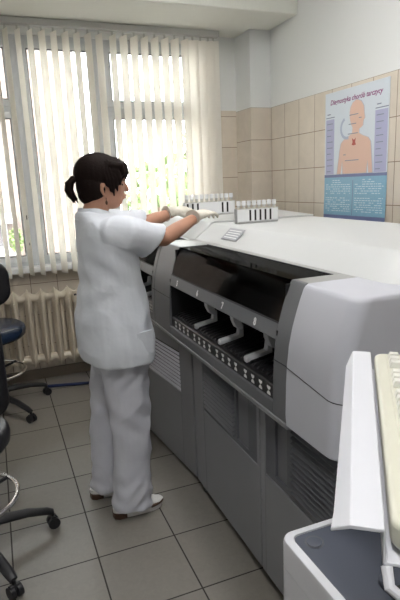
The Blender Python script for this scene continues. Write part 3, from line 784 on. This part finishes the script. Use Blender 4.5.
for k in range(9):
    a = 2*PI*k/9; dy = .014*math.cos(a); dx = .012*math.sin(a)
    pt.tube([(.350,2.235,1.538), (.330+dx*.6,2.235+dy*.7,1.542+.004*math.sin(a*2)), (.311+dx*.8,2.235+dy,1.522), (.306+dx*.8,2.235+dy,1.494), (.316+dx*.8,2.235+dy,1.470), (.330+dx*.8,2.235+dy*.7,1.455-.008*(k % 3))], [.008,.009,.010,.010,.008,.002], 8)
obj('ponytail', remesh(pt, .003, 1), m_hair, hair)
obj('hair_tie', MB().tube([(.342+.0*k, 2.235+.013*math.cos(2*PI*k/16), 1.541+.013*math.sin(2*PI*k/16)) for k in range(16)], .005, 8, closed=True), m_black, hair)
er = MB().ball((.442,2.154,1.455), .0025, 8, 6).ball((.442,2.153,1.438), (.005,.004,.009), 10, 8).tube([(.442,2.154,1.458), (.442,2.153,1.445)], .001, 6)
obj('earring', er, m_gold, body)

# tunic
t_ = MB()
sec = [(.757,.452,.160,.216),(.775,.451,.163,.216),(.85,.447,.163,.212),(.94,.443,.157,.200),(1.00,.447,.147,.186),(1.09,.446,.130,.172),(1.15,.446,.123,.172),(1.21,.443,.120,.176),(1.27,.440,.113,.180),(1.305,.436,.106,.178),(1.335,.428,.098,.164),(1.36,.418,.088,.136),(1.38,.407,.080,.100),(1.395,.402,.070,.076)]
t_.loft([ell(cx, 2.232, z, a, b, 36, 2.3, .03, -.04 if z > .9 else -.10*(.9-z)/.18*0 - .04) for z, cx, a, b in sec])
def sleeve(S, E_, r0, r1, end, drop):
    d = (E_ - S).normalized()
    sy = 1 if S.y > 2.235 else -1
    pts = [S + Vector((-.03,-sy*.07,.012)), S + Vector((-.012,-sy*.02,.004)), S + d*.04, S.lerp(E_,.5) + Vector((0,0,-drop*.4)), E_.lerp(S,1-end) + Vector((0,0,-drop))]
    n0 = len(t_.v)
    t_.tube(pts, [(r0*.7,r0*.62),(r0*.95,r0*.92),(r0,r0),((r0+r1)/2*.92,(r0+r1)/2*1.05),(r1*.82,r1*1.15)], 20, ref=(0,0,1))
    for i in range(n0 + 80, n0 + 100): t_.v[i] = t_.v[i] + d*(.42*(t_.v[i].z - pts[-1].z))
sleeve(RS, RE, .070, .066, .74, .016)
sleeve(LS, LE, .066, .062, .82, .008)
import mathutils.noise as mn
def ridge(p): return 1 - 2*abs(mn.noise(p))
def fold(v):
    k = .006*mn.noise(Vector((v.x*7, v.y*7, v.z*3.5)))
    k += .0085*ridge(Vector((v.x*6 + v.z*5, v.y*6, v.z*5 - v.x*7)))*.8
    k += .0020*mn.noise(Vector((v.x*26, v.y*22, v.z*13)))
    if v.z < 1.0: k += .0025*math.sin(math.atan2(v.y-2.232, v.x-.45)*7 + v.z*4)*min(1, (1.0-v.z)/.25)
    k += .0045*math.sin((v.x*1.1 + v.z*1.4)*42)*math.exp(-((v.z-1.20)/.09)**2)*math.exp(-((v.x-.42)/.12)**2)
    k += .0035*math.sin((v.z*1.5 - v.x*.9)*40)*math.exp(-((v.z-1.05)/.10)**2)*math.exp(-((v.x-.36)/.09)**2)
    return k
tun = obj('tunic', remesh(t_, .0055, 5, fold), m_tunic, wm, smooth=0)
tun.data.polygons.foreach_set('use_smooth', [True]*len(tun.data.polygons))
cl = MB(); n = 26
rin = []
for z, a, b, cx in ((1.368,.086,.092,.405), (1.392,.074,.078,.402), (1.414,.064,.068,.402), (1.411,.060,.064,.402), (1.388,.066,.070,.402)):
    rin.append([Vector((cx + a*math.cos(2*PI*k/n), 2.233 + b*math.sin(2*PI*k/n), z - .020*max(0, math.cos(2*PI*k/n)) + .004)) for k in range(n)])
cl.loft(rin, closed=True); obj('collar', cl, m_tunic, tun, smooth=60)
# pocket, side seam, sleeve hem, hem
pk = MB().loft([[Vector((.500+.075*u, 2.232-.2065+.052*((.500+.075*u-.452)/.16)**2*1.0-.002, .80+.10*v)) for u, v in ((0,0),(.5,0),(1,0),(1,1),(.5,1),(0,1))],
                [Vector((.500+.075*u, 2.232-.2065+.052*((.500+.075*u-.452)/.16)**2*1.0+.008, .80+.10*v)) for u, v in ((0,0),(.5,0),(1,0),(1,1),(.5,1),(0,1))]])
obj('pocket', pk, m_tunic, tun, bevel=.001)
# trousers
tz = MB()
tz.loft([ell(.452,2.235,.70,.120,.170,30), ell(.452,2.235,.78,.125,.172,30), ell(.452,2.235,.88,.120,.165,30)])
tz.loft([ell(.468,2.150,z,a,b,24,2.2) if 0 else ell(cx,2.152,z,a,b,24,2.2) for z, cx, a, b in ((.040,.452,.093,.082),(.075,.452,.090,.080),(.20,.458,.084,.075),(.34,.467,.091,.077),(.48,.470,.093,.082),(.62,.467,.100,.088),(.72,.462,.105,.088),(.80,.46,.10,.085))])
tz.loft([ell(cx,cy,z,a,b,24,2.2) for z, cx, cy, a, b in ((.045,.385,2.350,.090,.080),(.08,.386,2.350,.087,.078),(.20,.392,2.350,.082,.075),(.34,.402,2.345,.090,.077),(.48,.415,2.338,.092,.082),(.62,.428,2.325,.100,.088),(.72,.435,2.315,.105,.088),(.80,.44,2.31,.10,.085))])
def tfold(v):
    k = .005*mn.noise(Vector((v.x*10, v.y*10, v.z*4))) + .0105*ridge(Vector((v.x*7 + v.z*3, v.y*7, v.z*4.5 - v.x*6))) - .006
    k += .0022*mn.noise(Vector((v.x*25, v.y*25, v.z*18)))
    if v.z < .28: k += .005*math.sin(v.z*80 + 3*math.sin(v.x*30 + v.y*10))*(1 - v.z/.28)
    k += .005*math.sin((v.z*1.0 + v.x*.9)*50)*math.exp(-((v.z-.50)/.08)**2)
    k += .004*math.sin((v.z*1.2 - v.x*1.3)*60)*math.exp(-((v.z-.70)/.06)**2)
    return k
tro = obj('trousers', remesh(tz, .006, 2, tfold), m_trous, wm, smooth=0)
tro.data.polygons.foreach_set('use_smooth', [True]*len(tro.data.polygons))
# gloves
def glove(wr, fwd, up, side_sign, curl, name='glove'):
    f = fwd.normalized(); sd = f.cross(up).normalized()*side_sign; u = sd.cross(f).normalized()*side_sign
    u = (up - f*up.dot(f)).normalized()
    def Q(a, b, c): return wr + f*a + sd*b + u*c       # along, to thumb side, up
    g = MB()
    g.tube([Q(-.055,0,0), Q(-.02,0,0), Q(.0,0,.001), Q(.03,0,.003), Q(.06,0,.004), Q(.085,0,.002)], [(.037,.034),(.031,.027),(.030,.023),(.040,.019),(.043,.018),(.040,.014)], 18, ref=u)
    for b, ln_, sp_ in ((.030,.068,.006), (.010,.076,.002), (-.010,.070,-.003), (-.029,.055,-.008)):
        l1, l2, l3 = ln_*.45, ln_*.30, ln_*.25
        c = curl
        p0 = Q(.066,b*.9,.002); p1 = Q(.084,b,.004)
        p2 = Q(.084+l1*math.cos(c*.5), b+sp_, .004-l1*math.sin(c*.5))
        p3 = p2 + f*(l2*math.cos(c*1.2)) - u*(l2*math.sin(c*1.2)) + sd*sp_*.5
        p4 = p3 + f*(l3*math.cos(c*1.8)) - u*(l3*math.sin(c*1.8))
        g.tube([p0, p1, p1.lerp(p2,.5), p2, p3, p4], [.010,.0098,.0090,.0092,.0085,.0062], 10)
    g.tube([Q(.012,.020,-.004), Q(.035,.040,-.012), Q(.058,.052,-.022), Q(.078,.050,-.032)], [.013,.0120,.0105,.0080], 10)
    o = obj(name, remesh(g, .0026, 2, lambda v: .0008*mn.noise(v*60)), m_glove, wm, smooth=0)
    o.data.polygons.foreach_set('use_smooth', [True]*len(o.data.polygons))
    cf = MB().tube([Q(-.060,0,0), Q(-.053,0,0)], [(.0385,.0355),(.038,.035)], 20, ref=u)
    obj('glove_cuff', cf, m_glove, o)
    return o
glove(RW, Vector((.100,.085,.010)), Vector((-.12,-.25,1)), -1, .55)
glove(LW, Vector((.13,.045,.004)), Vector((-.05,-.35,1)), 1, .45)
br = MB(); ax = (LW - LE).normalized(); c0 = LW - ax*.068
u1 = ax.cross(Vector((0,0,1))).normalized(); u2 = u1.cross(ax)
br.tube([c0 + u1*(.034*math.cos(2*PI*k/24)) + u2*(.031*math.sin(2*PI*k/24)) for k in range(24)], .0025, 8, closed=True)
obj('bracelet', br, m_chrome, body)
# clogs
def clog(x, y):
    def outl(sx, sy, k0=1):
        return [(.105+.118*math.copysign(abs(math.cos(t))**.75, math.cos(t))*sx, .0 + (.040 + .006*math.cos(t))*math.copysign(abs(math.sin(t))**.8, math.sin(t))*sy) for t in [2*PI*i/28 for i in range(28)]]
    s = MB()
    def ring2(sx, sy, z, lift=0): return [Vector((x+u-.03, y+v, z + lift*max(0, (u-.16))*1.2 + (0 if u > .10 else .012*min(1, (.10-u)/.06))*(z > .01))) for u, v in outl(sx, sy)]
    s.loft([ring2(.95,.92,.0,.0), ring2(1.0,1.0,.008,.05), ring2(1.0,1.0,.026,.10)])
    so = obj('clog_sole', s, m_shoe, wm, smooth=40)
    hl = MB().loft([[Vector((x-.03+u, y+v*1.03, z)) for u, v in ((-.016,0),(-.010,-.026),(.01,-.037),(.045,-.037),(.045,.037),(.01,.037),(-.010,.026))] for z in (.001,.024)])
    obj('heel', hl, m_sole, so)
    obj('toe_edge', MB().tube([Vector((x-.03+.105+.120*math.cos(a), y+.047*math.sin(a)*1.0, .030)) for a in [math.radians(-62+12.4*i) for i in range(11)]], .007, 8), m_sole, so)
    u_ = MB().loft([ring2(1.0,.99,.024,.10), ring2(1.01,1.0,.032,.1)] + [[Vector((x+.095+ .098*q*math.cos(t)*1.0, y+.041*q2*math.sin(t), z - .10*max(0, math.cos(t))*.18*k_)) for t in [2*PI*i/28 for i in range(28)]] for q, q2, z, k_ in ((1.08,1.0,.046,.6), (.93,.88,.062,1.2), (.70,.66,.074,1.6), (.35,.4,.080,1.2))])
    up_ = obj('clog_upper', u_, m_shoe, wm, smooth=60)
    sp = MB().tube([(x+.105,y-.043,.042), (x+.110,y-.036,.063), (x+.112,y-.015,.077), (x+.112,y+.015,.077), (x+.110,y+.036,.063)], [(.013,.003)]*5, 8, ref=(0,-1,0))
    stp = obj('strap', sp, m_shoe, up_)
    obj('buckle', MB().tube([(x+.10+.011*a, y-.040-.002, .060+.008*b) for a, b in ((-1,-1),(1,-1),(1,1),(-1,1))], .0018, 6, closed=True), m_chrome, up_)
clog(.400, 2.150)
clog(.330, 2.352)

# ------------------------------------------------------------------ ceiling lamps
def lamp(x, y, label):
    t = thing('ceiling_lamp', label, 'lamp', (x,y,H), group='ceiling lamps')
    obj('housing', MB().box((-.16,-.62,-.07), (.16,.62,-.002)), m_white_pvc, t, world=False, bevel=.01)
    obj('diffuser', MB().box((-.14,-.60,-.085), (.14,.60,-.072)), m_lamp, t, world=False, bevel=.004)
lamp(1.0, 2.1, 'long ceiling lamp with white diffuser above the analyser')
lamp(.0, .1, 'long ceiling lamp with white diffuser behind the photographer')

# ------------------------------------------------------------------ light and camera
wd = bpy.data.worlds.new('sky'); sc.world = wd; wd.use_nodes = True
bg = wd.node_tree.nodes['Background']; bg.inputs[0].default_value = (.93,.97,1.0,1); bg.inputs[1].default_value = 10.0
sun = bpy.data.lights.new('sun', 'SUN'); sun.energy = 6; sun.angle = .05; sun.color = (1,.94,.85)
so = bpy.data.objects.new('sun', sun); C.objects.link(so); so.rotation_euler = (math.radians(48), 0, math.radians(-25))

cam = bpy.data.cameras.new('camera'); co_ = bpy.data.objects.new('camera', cam); C.objects.link(co_)
cam.sensor_fit = 'VERTICAL'; cam.sensor_height = 36; cam.lens = 516.535/600*36; cam.clip_start = .02
Rw = Matrix(((.928,-.119,.353), (-.370,-.190,.909), (-.041,-.975,-.220)))
right = Vector((Rw[0][0], Rw[1][0], Rw[2][0])).normalized(); down = Vector((Rw[0][1], Rw[1][1], Rw[2][1])); fwd = Vector((Rw[0][2], Rw[1][2], Rw[2][2])).normalized()
right = (right - fwd*right.dot(fwd)).normalized(); up = right.cross(fwd)
M = Matrix((( right.x, up.x, -fwd.x, 0), (right.y, up.y, -fwd.y, 0), (right.z, up.z, -fwd.z, 1.5), (0,0,0,1)))
co_.matrix_world = M
sc.camera = co_
vs = sc.view_settings; vs.view_transform = 'Standard'; vs.look = 'None'; vs.gamma = 1; vs.exposure = .66; vs.use_curve_mapping = False
sc.cycles.max_bounces = 10; sc.cycles.diffuse_bounces = 5; sc.cycles.transparent_max_bounces = 16
sc.cycles.use_denoising = True
sc.cycles.sample_clamp_indirect = 8
